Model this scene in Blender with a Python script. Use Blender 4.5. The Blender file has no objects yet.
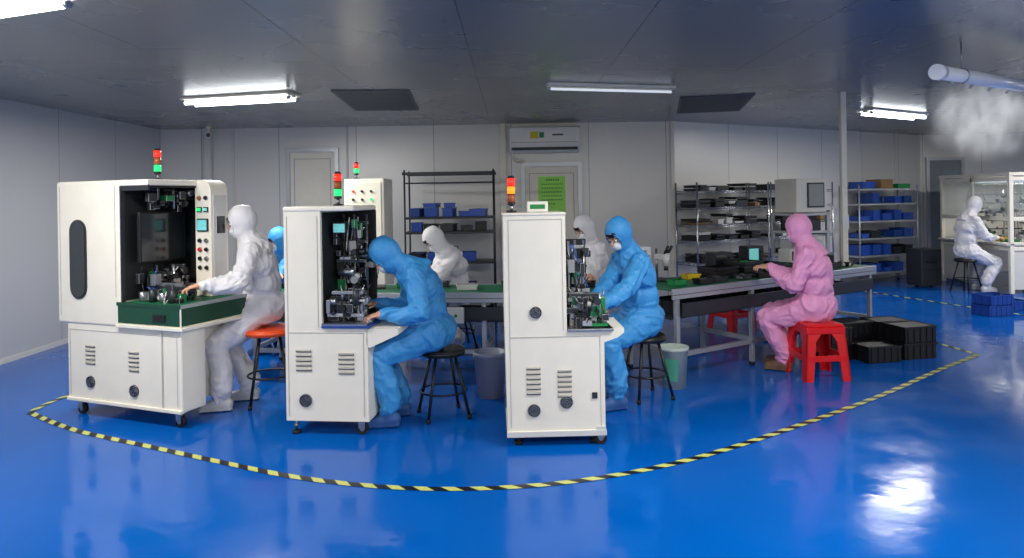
import bpy, bmesh, math, random
from mathutils import Vector, Matrix, noise
random.seed(7)
S = bpy.context.scene
COL = S.collection
V = Vector
Z = V((0, 0, 1))

def lin(r, g, b):
    f = lambda c: (c/255/12.92) if c/255 <= .04045 else ((c/255+.055)/1.055)**2.4
    return (f(r), f(g), f(b), 1)

# ------------------------------------------------------------------ materials
def mat(name, rgb, rough=.5, metal=0, em=0, bump=0, bscale=30, var=.06, vscale=6, coat=0, trans=0, spec=None):
    m = bpy.data.materials.new(name); m.use_nodes = True
    nt = m.node_tree; p = nt.nodes['Principled BSDF']
    c = lin(*rgb)
    tc = nt.nodes.new('ShaderNodeTexCoord')
    if var:
        n = nt.nodes.new('ShaderNodeTexNoise'); n.inputs['Scale'].default_value = vscale
        nt.links.new(tc.outputs['Object'], n.inputs['Vector'])
        r = nt.nodes.new('ShaderNodeMix'); r.data_type = 'RGBA'
        r.inputs[6].default_value = tuple(x*(1-var) for x in c[:3])+(1,)
        r.inputs[7].default_value = tuple(min(1, x*(1+var)) for x in c[:3])+(1,)
        nt.links.new(n.outputs['Fac'], r.inputs[0]); nt.links.new(r.outputs[2], p.inputs['Base Color'])
    else:
        p.inputs['Base Color'].default_value = c
    p.inputs['Roughness'].default_value = rough
    p.inputs['Metallic'].default_value = metal
    if coat: p.inputs['Coat Weight'].default_value = coat
    if trans: p.inputs['Transmission Weight'].default_value = trans
    if spec is not None: p.inputs['Specular IOR Level'].default_value = spec
    if em:
        p.inputs['Emission Color'].default_value = c; p.inputs['Emission Strength'].default_value = em
    if bump:
        n2 = nt.nodes.new('ShaderNodeTexNoise'); n2.inputs['Scale'].default_value = bscale
        n2.inputs['Detail'].default_value = 4
        nt.links.new(tc.outputs['Object'], n2.inputs['Vector'])
        b = nt.nodes.new('ShaderNodeBump'); b.inputs['Strength'].default_value = bump
        b.inputs['Distance'].default_value = .01
        nt.links.new(n2.outputs['Fac'], b.inputs['Height']); nt.links.new(b.outputs['Normal'], p.inputs['Normal'])
    return m

def panel_mat(name, rgb, seam_rgb, pw, ph, rough, metal, plane, off=(0, 0), mort=.006, spec=.5):
    """flat panels with thin seams (brick texture, no stagger)"""
    m = bpy.data.materials.new(name); m.use_nodes = True
    nt = m.node_tree; p = nt.nodes['Principled BSDF']
    tc = nt.nodes.new('ShaderNodeTexCoord')
    sep = nt.nodes.new('ShaderNodeSeparateXYZ'); nt.links.new(tc.outputs['Object'], sep.inputs[0])
    cmb = nt.nodes.new('ShaderNodeCombineXYZ')
    a, b = {'xy': (0, 1), 'xz': (0, 2), 'yz': (1, 2)}[plane]
    nt.links.new(sep.outputs[a], cmb.inputs[0]); nt.links.new(sep.outputs[b], cmb.inputs[1])
    mp = nt.nodes.new('ShaderNodeMapping'); mp.inputs['Location'].default_value = (off[0], off[1], 0)
    nt.links.new(cmb.outputs[0], mp.inputs[0])
    br = nt.nodes.new('ShaderNodeTexBrick'); br.offset = 0; br.squash = 1
    br.inputs['Scale'].default_value = 1
    br.inputs['Brick Width'].default_value = pw; br.inputs['Row Height'].default_value = ph
    br.inputs['Mortar Size'].default_value = mort; br.inputs['Mortar Smooth'].default_value = .3
    c = lin(*rgb)
    br.inputs['Color1'].default_value = c
    br.inputs['Color2'].default_value = tuple(x*.93 for x in c[:3])+(1,)
    br.inputs['Mortar'].default_value = lin(*seam_rgb)
    nt.links.new(mp.outputs[0], br.inputs['Vector'])
    nt.links.new(br.outputs['Color'], p.inputs['Base Color'])
    n = nt.nodes.new('ShaderNodeTexNoise'); n.inputs['Scale'].default_value = .9; n.inputs['Detail'].default_value = 3
    nt.links.new(tc.outputs['Object'], n.inputs['Vector'])
    mr = nt.nodes.new('ShaderNodeMapRange'); mr.inputs['To Min'].default_value = rough*.8; mr.inputs['To Max'].default_value = rough*1.25
    nt.links.new(n.outputs['Fac'], mr.inputs['Value']); nt.links.new(mr.outputs[0], p.inputs['Roughness'])
    p.inputs['Metallic'].default_value = metal
    p.inputs['Specular IOR Level'].default_value = spec
    bp = nt.nodes.new('ShaderNodeBump'); bp.inputs['Strength'].default_value = .05; bp.inputs['Distance'].default_value = .05
    nt.links.new(n.outputs['Fac'], bp.inputs['Height']); nt.links.new(bp.outputs['Normal'], p.inputs['Normal'])
    return m

WHITE = mat('white_powder_coat', (233, 227, 210), .38, bump=.02)
WHITE2 = mat('grey_white_paint', (206, 205, 199), .45)
SEAM = mat('seam_dark', (105, 105, 103), .6)
SEAML = mat('seam_light', (165, 164, 158), .6)
BLACK = mat('black_plastic', (18, 18, 20), .4)
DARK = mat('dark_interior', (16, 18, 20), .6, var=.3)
DGREY = mat('dark_grey_metal', (52, 56, 60), .45, .4)
VENTG = mat('ceiling_vent_grey', (104, 106, 108), .5, .3)
VENTD = mat('ceiling_vent_slot', (84, 86, 89), .5, .3)
STEEL = mat('brushed_steel', (165, 168, 172), .32, .9)
CHROME = mat('chrome_wire', (190, 192, 195), .22, .9)
ALU = mat('aluminium_profile', (180, 184, 188), .38, .6)
GREEN = mat('green_mat', (10, 66, 44), .4)
BELT = mat('green_conveyor_belt', (8, 100, 64), .5)
PCB = mat('pcb_green', (20, 130, 70), .35)
RED = mat('red_plastic', (222, 24, 28), .32)
ORANGE = mat('orange_plastic', (240, 84, 30), .4)
BLUEP = mat('blue_bin_plastic', (34, 78, 168), .4)
BLUEM = mat('blue_machine_base', (24, 66, 140), .35)
GLASS = mat('tinted_glass', (40, 45, 48), .08, spec=.8, var=0)
RUB = mat('black_rubber', (14, 14, 14), .7)
YEL = mat('yellow_part', (220, 190, 40), .4)
SKIN = mat('skin', (214, 160, 130), .5)
HAIR = mat('black_hair', (16, 13, 12), .5)
MASK = mat('mask_fabric', (226, 230, 234), .8, bump=.2, bscale=80)
EYEW = mat('eye_white', (235, 235, 235), .3)
EYED = mat('eye_dark', (20, 14, 12), .2)
SUITW = mat('white_cleanroom_fabric', (224, 222, 224), .6, bump=.08, bscale=60)
SUITB = mat('blue_cleanroom_fabric', (58, 146, 208), .55, bump=.08, bscale=60)
SUITP = mat('pink_cleanroom_fabric', (230, 156, 198), .6, bump=.08, bscale=60)
SHOEW = mat('white_boot', (205, 205, 205), .6)
SHOEB = mat('blue_boot', (50, 90, 150), .6)
SHOED = mat('brown_shoe', (110, 80, 62), .6)
PVC = mat('white_pvc', (244, 245, 246), .25)
ACW = mat('air_conditioner_white', (236, 235, 226), .35)
LT_R = mat('lamp_red', (255, 40, 25), .3, em=1.6, var=0)
LT_O = mat('lamp_amber', (255, 140, 30), .3, em=1.2, var=0)
LT_G = mat('lamp_green', (30, 220, 110), .3, em=1.4, var=0)
LT_OFF = mat('lamp_dull_amber', (170, 90, 45), .3)
SCR = mat('lit_screen', (110, 190, 190), .3, em=.5, var=.5, vscale=60)
SCRD = mat('dark_screen', (24, 29, 33), .14, spec=.8, var=0)
TUBE = mat('fluorescent_tube', (245, 250, 255), .3, em=9, var=0)
TUBED = mat('dim_fluorescent_tube', (235, 240, 245), .3, em=.6, var=0)
NOTICE = mat('green_notice_paper', (146, 214, 92), .6, em=.05)  # faint emission brightens the paper, which is no light source
INK = mat('notice_ink', (70, 120, 50), .7)
CARD = mat('brown_card', (140, 110, 70), .8)
PAPER = mat('white_paper', (225, 225, 220), .8)

# ------------------------------------------------------------------ mesh builder
def basis(a, b, c, o):
    return Matrix(((a[0], b[0], c[0], o[0]), (a[1], b[1], c[1], o[1]), (a[2], b[2], c[2], o[2]), (0, 0, 0, 1)))

class MB:
    def __init__(s):
        s.bm = bmesh.new(); s.m = []
    def mi(s, m):
        if m not in s.m: s.m.append(m)
        return s.m.index(m)
    def _set(s, vs, m, smooth=False):
        i = s.mi(m); fs = set()
        for v in vs:
            for f in v.link_faces: fs.add(f)
        for f in fs:
            f.material_index = i
            if smooth == True or (smooth == 'side' and len(f.verts) == 4): f.smooth = True
    def box(s, lo, hi, m, bev=0, M=None, seg=2):
        lo = V(lo); hi = V(hi); c = (lo+hi)/2; d = hi-lo
        X = Matrix.Translation(c) @ Matrix.Diagonal((abs(d.x), abs(d.y), abs(d.z), 1))
        if M: X = M @ X
        r = bmesh.ops.create_cube(s.bm, size=1, matrix=X)
        s._set(r['verts'], m)
        if bev:
            es = list({e for v in r['verts'] for e in v.link_edges})
            bmesh.ops.bevel(s.bm, geom=es, offset=bev, segments=seg, affect='EDGES', profile=.5)
        return s
    def cyl(s, p0, p1, r, m, r2=None, seg=16):
        p0 = V(p0); p1 = V(p1); d = p1-p0
        q = d.to_track_quat('Z', 'Y').to_matrix().to_4x4()
        X = Matrix.Translation((p0+p1)/2) @ q
        k = bmesh.ops.create_cone(s.bm, cap_ends=True, segments=seg, radius1=r, radius2=r if r2 is None else max(r2, .0005), depth=max(d.length, 1e-4), matrix=X)
        s._set(k['verts'], m, 'side' if seg > 4 else False)
        return s
    def sph(s, c, r, m, M=None, u=14, v=9):
        if M is None:
            rr = (r, r, r) if isinstance(r, (int, float)) else r
            M = Matrix.Translation(V(c)) @ Matrix.Diagonal((rr[0], rr[1], rr[2], 1))
        k = bmesh.ops.create_uvsphere(s.bm, u_segments=u, v_segments=v, radius=1, matrix=M)
        s._set(k['verts'], m, True)
        return s
    def tube(s, pts, r, m, seg=8):
        for i in range(len(pts)-1):
            s.cyl(pts[i], pts[i+1], r, m, seg=seg)
            if i: s.sph(pts[i], r, m, u=8, v=5)
        return s
    def torus(s, c, R, r, m, axis='z', n=24, k=8):
        c = V(c); A = {'z': (V((1, 0, 0)), V((0, 1, 0)), Z), 'y': (V((1, 0, 0)), Z, V((0, 1, 0))), 'x': (V((0, 1, 0)), Z, V((1, 0, 0)))}[axis]
        rows = []
        for i in range(n):
            t = 2*math.pi*i/n; d = A[0]*math.cos(t)+A[1]*math.sin(t)
            rows.append([s.bm.verts.new(c+d*(R+r*math.cos(2*math.pi*j/k))+A[2]*r*math.sin(2*math.pi*j/k)) for j in range(k)])
        i0 = s.mi(m)
        for i in range(n):
            for j in range(k):
                f = s.bm.faces.new((rows[i][j], rows[(i+1) % n][j], rows[(i+1) % n][(j+1) % k], rows[i][(j+1) % k]))
                f.smooth = True; f.material_index = i0
        return s
    def prism(s, pts, y0, y1, m, plane='xz'):
        def mk(a, b, t):
            return {'xz': (a, t, b), 'xy': (a, b, t), 'yz': (t, a, b)}[plane]
        A = [s.bm.verts.new(mk(a, b, y0)) for a, b in pts]; B = [s.bm.verts.new(mk(a, b, y1)) for a, b in pts]
        i = s.mi(m); n = len(pts)
        fs = [s.bm.faces.new(A), s.bm.faces.new(B[::-1])]
        for k in range(n): fs.append(s.bm.faces.new((A[k], B[k], B[(k+1) % n], A[(k+1) % n])))
        for f in fs: f.material_index = i
        return s
    def cap(s, a, b, ra, rb, m):
        a = V(a); b = V(b)
        s.sph(a, ra, m); s.sph(b, rb, m)
        if (b-a).length > 1e-4: s.cyl(a, b, ra, m, rb, seg=14)
        return s
    def ell(s, c, ax, ay, az, m):
        return s.sph(None, None, m, M=basis(ax, ay, az, V(c)))
    def build(s, name, parent=None, loc=None, rz=0, label=None):
        bmesh.ops.recalc_face_normals(s.bm, faces=s.bm.faces[:])
        me = bpy.data.meshes.new(name); s.bm.to_mesh(me); s.bm.free()
        for m in s.m: me.materials.append(m)
        o = bpy.data.objects.new(name, me); COL.objects.link(o)
        if parent: o.parent = parent
        if loc is not None: o.location = loc
        if rz: o.rotation_euler = (0, 0, math.radians(rz))
        if label: o['label'] = label
        return o

def tag(o, label, cat, group=None, kind=None):
    o['label'] = label; o['category'] = cat
    if group: o['group'] = group
    if kind: o['kind'] = kind
    return o
def root(name, loc, rz, label, cat, group=None):
    e = bpy.data.objects.new(name, None); e.empty_display_size = .1
    COL.objects.link(e); e.location = loc; e.rotation_euler = (0, 0, math.radians(rz))
    return tag(e, label, cat, group)
def struct(o, label=None):
    o['kind'] = 'structure'
    if label: o['label'] = label
    return o
def stadium(cx, cz, w, h, n=10):
    r = w/2; pts = []
    for i in range(n+1):
        t = math.pi*i/n; pts.append((cx+r*math.cos(t), cz+h/2-r+r*math.sin(t)))
    for i in range(n+1):
        t = math.pi+math.pi*i/n; pts.append((cx+r*math.cos(t), cz-h/2+r+r*math.sin(t)))
    return pts
def arc(cx, cz, r, a0, a1, n=8):
    return [(cx+r*math.cos(math.radians(a0+(a1-a0)*i/n)), cz+r*math.sin(math.radians(a0+(a1-a0)*i/n))) for i in range(n+1)]

# ------------------------------------------------------------------ room
CH = 2.7
WALLM = panel_mat('wall_panels', (220, 218, 212), (148, 148, 145), 1.15, 6, .36, .15, 'xz', mort=.006)
WALLY = panel_mat('wall_panels_side', (200, 201, 202), (146, 147, 148), 1.15, 6, .4, .15, 'yz', mort=.006)
CEILM = panel_mat('ceiling_panels', (152, 152, 149), (94, 95, 96), 1.15, 4.2, .27, .45, 'xy', off=(.3, .6), mort=.007, spec=.7)

fm = bpy.data.materials.new('blue_epoxy_floor'); fm.use_nodes = True
nt = fm.node_tree; p = nt.nodes['Principled BSDF']
tc = nt.nodes.new('ShaderNodeTexCoord')
n = nt.nodes.new('ShaderNodeTexNoise'); n.inputs['Scale'].default_value = .7; n.inputs['Detail'].default_value = 5
nt.links.new(tc.outputs['Object'], n.inputs['Vector'])
mx = nt.nodes.new('ShaderNodeMix'); mx.data_type = 'RGBA'
mx.inputs[6].default_value = lin(0, 78, 160); mx.inputs[7].default_value = lin(0, 95, 188)
nt.links.new(n.outputs['Fac'], mx.inputs[0]); nt.links.new(mx.outputs[2], p.inputs['Base Color'])
n2 = nt.nodes.new('ShaderNodeTexNoise'); n2.inputs['Scale'].default_value = 2.2; n2.inputs['Detail'].default_value = 6
nt.links.new(tc.outputs['Object'], n2.inputs['Vector'])
mr = nt.nodes.new('ShaderNodeMapRange'); mr.inputs['From Min'].default_value = .35; mr.inputs['From Max'].default_value = .65; mr.inputs['To Min'].default_value = .06; mr.inputs['To Max'].default_value = .2
nt.links.new(n2.outputs['Fac'], mr.inputs['Value']); nt.links.new(mr.outputs[0], p.inputs['Roughness'])
bp = nt.nodes.new('ShaderNodeBump'); bp.inputs['Strength'].default_value = .16; bp.inputs['Distance'].default_value = .01
n3 = nt.nodes.new('ShaderNodeTexNoise'); n3.inputs['Scale'].default_value = 7
nt.links.new(tc.outputs['Object'], n3.inputs['Vector'])
nt.links.new(n3.outputs['Fac'], bp.inputs['Height']); nt.links.new(bp.outputs['Normal'], p.inputs['Normal'])
p.inputs['Specular IOR Level'].default_value = .26

XL = -5.2; YB = 10.4
A0 = V((2.42, 10.4)); A1 = V((8.0, 13.7))
out = [(XL, -2), (12.5, -2), (12.5, 13.8), (8.0, 13.8), (2.42, 10.5), (XL, 10.5)]
struct(MB().prism(out, -.1, 0, fm, 'xy').build('floor'), 'glossy blue epoxy floor')
struct(MB().prism(out, CH, CH+.1, CEILM, 'xy').build('ceiling'), 'grey metal panel ceiling')
struct(MB().box((XL-.1, -2, 0), (XL, 10.5, CH), WALLY).build('wall_left'), 'pale grey panel wall')
struct(MB().box((XL, YB, 0), (2.42, YB+.1, CH), WALLM).build('wall_back'), 'pale grey panel wall')
ang = math.degrees(math.atan2(A1.y-A0.y, A1.x-A0.x)); LEN = (A1-A0).length
struct(MB().box((0, 0, 0), (LEN, .1, CH), WALLM).build('wall_oblique', loc=(A0.x, A0.y, 0), rz=ang), 'pale grey panel wall')
struct(MB().box((8.0, 13.7, 0), (12.5, 13.8, CH), WALLM).build('wall_far'), 'pale grey panel wall')
struct(MB().box((12.5, 4, 0), (12.6, 13.8, CH), WALLY).build('wall_right'), 'pale grey panel wall')
struct(MB().box((XL, -2, 0), (XL+.012, 10.4, .05), WHITE2).build('baseboard_left'))
struct(MB().box((XL, YB-.012, 0), (2.42, YB, .05), WHITE2).build('baseboard_back'))
struct(MB().box((-.17, YB-.07, 0), (-.08, YB, CH), WHITE, .006).build('trim_1'), 'white vertical cover strip')
struct(MB().box((-4.52, YB-.12, 0), (-4.42, YB, CH), WHITE2, .006).build('trim_2'), 'grey vertical column')
struct(MB().box((-4.15, YB-.02, 0), (-4.11, YB, CH), WHITE2).build('trim_3'))
struct(MB().box((2.36, YB-.04, 0), (2.42, YB, CH), WHITE, .006).build('trim_4'), 'white corner strip')
struct(MB().box((-2.45, YB-.01, 0), (-2.42, YB, CH), WHITE2).build('trim_5'))
for i, t in enumerate((4.55, 5.6)):
    struct(MB().box((t, -.02, 0), (t+.035, 0, CH), WHITE2).build('trim_%d' % (6+i), loc=(A0.x, A0.y, 0), rz=ang))

def door(idx, x0, x1, top, notice=False):
    b = MB(); y = YB
    b.box((x0-.06, y-.04, 0), (x0, y, top), ALU).box((x1, y-.04, 0), (x1+.06, y, top), ALU).box((x0-.06, y-.04, top), (x1+.06, y, top+.06), ALU)
    b.box((x0, y-.03, 0), (x1, y-.005, top), WHITE, .004)
    b.box((x0+.06, y-.034, 1.2), (x0+.066, y-.03, top-.1), SEAM).box((x1-.066, y-.034, 1.2), (x1-.06, y-.03, top-.1), SEAM).box((x0+.06, y-.034, top-.106), (x1-.06, y-.03, top-.1), SEAM)
    b.box((x0+.08, y-.05, .98), (x0+.11, y-.03, 1.12), STEEL, .004).cyl((x0+.09, y-.07, 1.05), (x0+.22, y-.07, 1.05), .01, STEEL).cyl((x0+.095, y-.07, 1.05), (x0+.095, y-.03, 1.05), .01, STEEL)
    struct(b.build('door_%d' % idx), 'white panel door in aluminium frame')
door(1, -3.28, -2.62, 2.33)
door(2, .2, .98, 2.06)
b = MB().box((.0, 0, 0), (.4, .004, .53), NOTICE)
for r, (x0, x1) in enumerate([(.12, .29)]+[(.05, .35)]*5+[(.05, .24)]):
    zz = .475-r*.058; x = x0
    while x < x1:
        w = random.uniform(.016, .026)
        b.box((x, -.002, zz-.01), (x+w, 0, zz+(.006 if r else .018)), INK); x += w+.014
tag(b.build('notice', loc=(.39, YB-.038, 1.38)), 'bright green paper notice taped to a white door', 'sign')
b = MB(); b.box((8.1, 13.66, 0), (8.16, 13.7, 2.2), ALU).box((8.78, 13.66, 0), (8.84, 13.7, 2.2), ALU).box((8.1, 13.66, 2.2), (8.84, 13.7, 2.26), ALU)
b.box((8.16, 13.68, 0), (8.78, 13.7, 2.2), mat('grey_door', (128, 136, 142), .5))
b.box((8.4, 13.67, 1.2), (8.7, 13.69, 2.0), mat('door_pane', (140, 150, 156), .15))
struct(b.build('door_3'), 'grey door with glazed upper pane')

def tape(name, pts, w, label, period=.16):
    m = bpy.data.materials.get('hazard_tape')
    if not m:
        m = bpy.data.materials.new('hazard_tape'); m.use_nodes = True; nt = m.node_tree; p = nt.nodes['Principled BSDF']
        uv = nt.nodes.new('ShaderNodeTexCoord'); sp = nt.nodes.new('ShaderNodeSeparateXYZ'); nt.links.new(uv.outputs['UV'], sp.inputs[0])
        a = nt.nodes.new('ShaderNodeMath'); a.operation = 'ADD'; nt.links.new(sp.outputs[0], a.inputs[0]); nt.links.new(sp.outputs[1], a.inputs[1])
        f = nt.nodes.new('ShaderNodeMath'); f.operation = 'FRACT'; nt.links.new(a.outputs[0], f.inputs[0])
        g = nt.nodes.new('ShaderNodeMath'); g.operation = 'GREATER_THAN'; g.inputs[1].default_value = .5; nt.links.new(f.outputs[0], g.inputs[0])
        x = nt.nodes.new('ShaderNodeMix'); x.data_type = 'RGBA'; x.inputs[6].default_value = lin(15, 16, 22); x.inputs[7].default_value = lin(196, 202, 104)
        nt.links.new(g.outputs[0], x.inputs[0]); nt.links.new(x.outputs[2], p.inputs['Base Color']); p.inputs['Roughness'].default_value = .35
    P = [V((a, b, 0)) for a, b in pts]; fine = []
    for i in range(len(P)-1):
        p0 = P[max(i-1, 0)]; p1 = P[i]; p2 = P[i+1]; p3 = P[min(i+2, len(P)-1)]
        for k in range(8):
            t = k/8
            fine.append(.5*((2*p1)+(p2-p0)*t+(2*p0-5*p1+4*p2-p3)*t*t+(3*p1-p0-3*p2+p3)*t**3))
    fine.append(P[-1])
    bm = bmesh.new(); uvl = bm.loops.layers.uv.new('UVMap'); L = 0; prev = None
    for i, q in enumerate(fine):
        d = (fine[min(i+1, len(fine)-1)]-fine[max(i-1, 0)]).normalized(); nn = V((-d.y, d.x, 0))
        if i: L += (q-fine[i-1]).length
        a = bm.verts.new(q+nn*w/2+Z*.003); c = bm.verts.new(q-nn*w/2+Z*.003)
        if prev:
            f = bm.faces.new((prev[1], c, a, prev[0]))
            for lp, uvv in zip(f.loops, ((prev[2], 0), (L/period, 0), (L/period, .35), (prev[2], .35))): lp[uvl].uv = uvv
        prev = (a, c, L/period)
    me = bpy.data.meshes.new(name); bm.to_mesh(me); bm.free(); me.materials.append(m)
    o = bpy.data.objects.new(name, me); COL.objects.link(o)
    return tag(o, label, 'floor tape')
tape('floor_marking_tape', [(-3.75, 5.41), (-3.14, 4.98), (-2.41, 4.61), (-1.83, 4.32), (-1.25, 4.05), (-.65, 3.886), (-.09, 3.865), (.474, 3.98), (1.12, 4.27), (1.963, 4.83), (2.86, 5.49), (3.80, 6.26), (4.5, 6.8)], .052, 'yellow and black hazard tape curving across blue floor')
tape('floor_marking_tape', [(4.5, 6.83), (4.43, 7.37), (4.2, 8.0)], .05, 'short return of yellow and black hazard tape')
tape('floor_marking_tape', [(-3.76, 5.43), (-3.78, 5.65), (-3.75, 5.95)], .05, 'short return of yellow and black hazard tape')
tape('floor_marking_tape', [(5.6, 11.6), (5.9, 10.6), (6.5, 8.93), (6.9, 7.9)], .05, 'straight yellow and black hazard tape near bench', .2)

# ------------------------------------------------------------------ lights
def area(parent, loc, sx, sy, e, col=(1, .97, .92)):
    l = bpy.data.lights.new('tube_light', 'AREA'); l.shape = 'RECTANGLE'; l.size = sx; l.size_y = sy; l.energy = e; l.color = col
    o = bpy.data.objects.new('tube_light', l); COL.objects.link(o); o.parent = parent; o.location = loc
    return o
def ceiling_light(x, y, L, rz, e, tubes=2, tm=TUBE):
    r = root('ceiling_light', (x, y, CH), rz, 'white fluorescent batten fixed to grey ceiling', 'ceiling light', 'fluorescent ceiling lights')
    w = .13 if tubes == 2 else .05
    MB().box((-L/2, -w, -.03), (L/2, w, 0), WHITE, .008).box((-L/2, -w*.25, -.05), (L/2, w*.25, -.03), WHITE, .01).build('housing', r)
    for s in ((-1, 1) if tubes == 2 else (0,)):
        zz = -.06
        b = MB().cyl((-L/2+.03, s*w*.62, zz), (L/2-.03, s*w*.62, zz), .019 if tubes == 2 else .012, tm, seg=12)
        b.cyl((-L/2+.005, s*w*.62, zz), (-L/2+.035, s*w*.62, zz), .02, ALU).cyl((L/2-.035, s*w*.62, zz), (L/2-.005, s*w*.62, zz), .02, ALU)
        b.build('fluorescent_tube', r)
    if tm is TUBE: area(r, (0, 0, -.1), L, .2, e)
E = 74
ceiling_light(-2.78, 7.2, 1.25, -14, E)
ceiling_light(1.0, 6.88, 1.35, 15, E*.7, 1, TUBED)
ceiling_light(5.25, 9.6, 1.4, 33, E*.45)
ceiling_light(-2.95, 3.78, 1.4, -20, E)
ceiling_light(1.7, 3.45, 1.4, 10, E)
ceiling_light(-1.6, .6, 1.3, 0, E)
ceiling_light(1.8, .6, 1.3, 0, E)
ceiling_light(7.6, 6.2, 1.4, 0, E*1.3)
ceiling_light(9.0, 9.4, 1.4, 0, E*1.3)

for (x, y, w, l, rz) in ((-1.45, 7.75, .72, 1.5, 4), (2.45, 8.5, .75, 1.5, -12)):
    b = MB().box((-w/2-.03, -l/2-.03, -.012), (w/2+.03, l/2+.03, 0), VENTG, .005)
    k = 0
    while k < 16:
        yy = -l/2+(k+.5)*l/16; b.box((-w/2, yy-.03, -.015), (w/2, yy+.03, -.011), VENTD); k += 1
    tag(b.build('ceiling_vent', loc=(x, y, CH), rz=rz), 'grey air vent panel set in grey ceiling', 'ceiling vent', 'ceiling vents')

# humidifier pipe and mist
p0 = V((3.05, 5.0, 2.45)); p1 = V((4.7, 6.05, 2.45)); d = (p1-p0).normalized()
PA = math.degrees(math.atan2(d.y, d.x))
r = root('humidifier_pipe', p0, PA, 'thick white plastic mist pipe hung below ceiling', 'pipe'); L = (p1-p0).length
b = MB().cyl((0, 0, 0), (L, 0, 0), .05, PVC, seg=24).cyl((-.01, 0, 0), (.05, 0, 0), .057, PVC, seg=24); b.build('pipe', r)
for t in (.35, 1.4): MB().cyl((t, 0, .05), (t, 0, CH-2.45), .004, STEEL).torus((t, 0, 0), .054, .005, STEEL, 'x').build('hanger', r)
for i in range(5): MB().cyl((.3+i*.3, .03, -.035), (.3+i*.3, .06, -.065), .012, WHITE2, .009).build('nozzle', r)
mm = bpy.data.materials.new('self_lit_mist'); mm.use_nodes = True; nt = mm.node_tree; nt.nodes.clear()
N = nt.nodes.new; LK = nt.links.new
o_ = N('ShaderNodeOutputMaterial'); vs = N('ShaderNodeVolumePrincipled'); vs.inputs['Color'].default_value = (.98, .99, 1, 1)
vs.inputs['Emission Color'].default_value = (.9, .94, 1, 1)
tc = N('ShaderNodeTexCoord')
def math_(op, a, b=None):
    m = N('ShaderNodeMath'); m.operation = op
    for i, q in enumerate((a, b)):
        if q is None: continue
        if isinstance(q, (int, float)): m.inputs[i].default_value = q
        else: LK(q, m.inputs[i])
    return m.outputs[0]
mp = N('ShaderNodeMapping'); mp.inputs['Scale'].default_value = (2.6, 1.2, .9); LK(tc.outputs['Object'], mp.inputs[0])
nz = N('ShaderNodeTexNoise'); nz.inputs['Scale'].default_value = 1.5; nz.inputs['Detail'].default_value = 3; nz.inputs['Distortion'].default_value = .5; LK(mp.outputs[0], nz.inputs['Vector'])
sx = N('ShaderNodeSeparateXYZ'); LK(tc.outputs['Object'], sx.inputs[0])
ln = N('ShaderNodeVectorMath'); ln.operation = 'LENGTH'; LK(tc.outputs['Object'], ln.inputs[0])
fall = math_('POWER', math_('MAXIMUM', math_('SUBTRACT', 1.0, math_('MULTIPLY', ln.outputs['Value'], ln.outputs['Value'])), 0), 1.5)
ph_ = math_('ADD', math_('ADD', math_('MULTIPLY', sx.outputs[0], 15.0), math_('MULTIPLY', sx.outputs[2], -5.0)), math_('MULTIPLY', nz.outputs['Fac'], 4.5))
jet = math_('ADD', math_('POWER', math_('MAXIMUM', math_('SINE', ph_), 0.0), 1.6), .12)
sh_ = math_('MAXIMUM', math_('SUBTRACT', nz.outputs['Fac'], .3), 0)
dn = math_('MULTIPLY', math_('MULTIPLY', math_('MULTIPLY', sh_, fall), jet), 26)
LK(dn, vs.inputs['Density']); LK(math_('MULTIPLY', dn, .55), vs.inputs['Emission Strength']); LK(vs.outputs[0], o_.inputs['Volume'])  # emission follows density: painted-in glow standing in for lamp light on the mist
o = MB().sph((0, 0, 0), 1, mm, u=28, v=16).build('mist', loc=(3.95, 5.84, 2.2), rz=PA); o.scale = (1.0, .22, .4)
tag(o, 'drifting white mist below humidifier pipe', 'mist', kind='stuff')

tag(MB().box((-.03, -.03, .81), (.03, .03, CH), WHITE, .006).box((-.045, -.045, .8), (.045, .045, .84), WHITE2, .004).box((-.034, -.04, 1.2), (.034, -.03, 1.35), PAPER).build('service_column', loc=(3.63, 7.66, 0)), 'slim white service column from bench to ceiling', 'column')

r = root('security_camera', (-4.36, 10.1, CH), 20, 'small white bullet security camera under ceiling', 'security camera')
MB().cyl((0, 0, 0), (0, 0, -.02), .04, WHITE).cyl((0, 0, 0), (0, 0, -.09), .012, WHITE).build('bracket', r)
MB().cyl((0, .05, -.11), (0, -.11, -.13), .038, WHITE).cyl((0, -.11, -.13), (0, -.118, -.131), .03, BLACK).build('camera_body', r)

r = root('air_conditioner', (-.02, YB-.012, 2.26), 0, 'white wall mounted split air conditioner above door', 'air conditioner')
pr = [(0, 0), (-.1, 0), (-.19, .06), (-.21, .13), (-.21, .34), (-.17, .38), (0, .38)]
b = MB().prism([(y, z) for y, z in pr], 0, 1.02, ACW, 'yz'); b.build('casing', r)
MB().box((.03, -.205, .035), (.99, -.13, .075), DGREY, .006).build('louvre', r)
MB().box((.02, -.215, .15), (1.0, -.208, .36), ACW, .003).box((.02, -.213, .143), (1.0, -.2, .148), SEAM).build('front_panel', r)
b = MB().box((.3, -.218, .2), (.42, -.215, .3), mat('energy_label', (220, 200, 60), .6)).box((.43, -.218, .21), (.5, -.215, .29), mat('energy_label_blue', (50, 150, 90), .6)); b.build('energy_label', r)
MB().box((.62, -.218, .24), (.78, -.215, .262), DGREY).build('badge', r)
b = MB().tube([(.04, -.04, .02), (.04, -.04, -.06), (.1, -.04, -.12), (.2, -.04, -.12)], .022, WHITE); b.build('hose', r)

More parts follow.
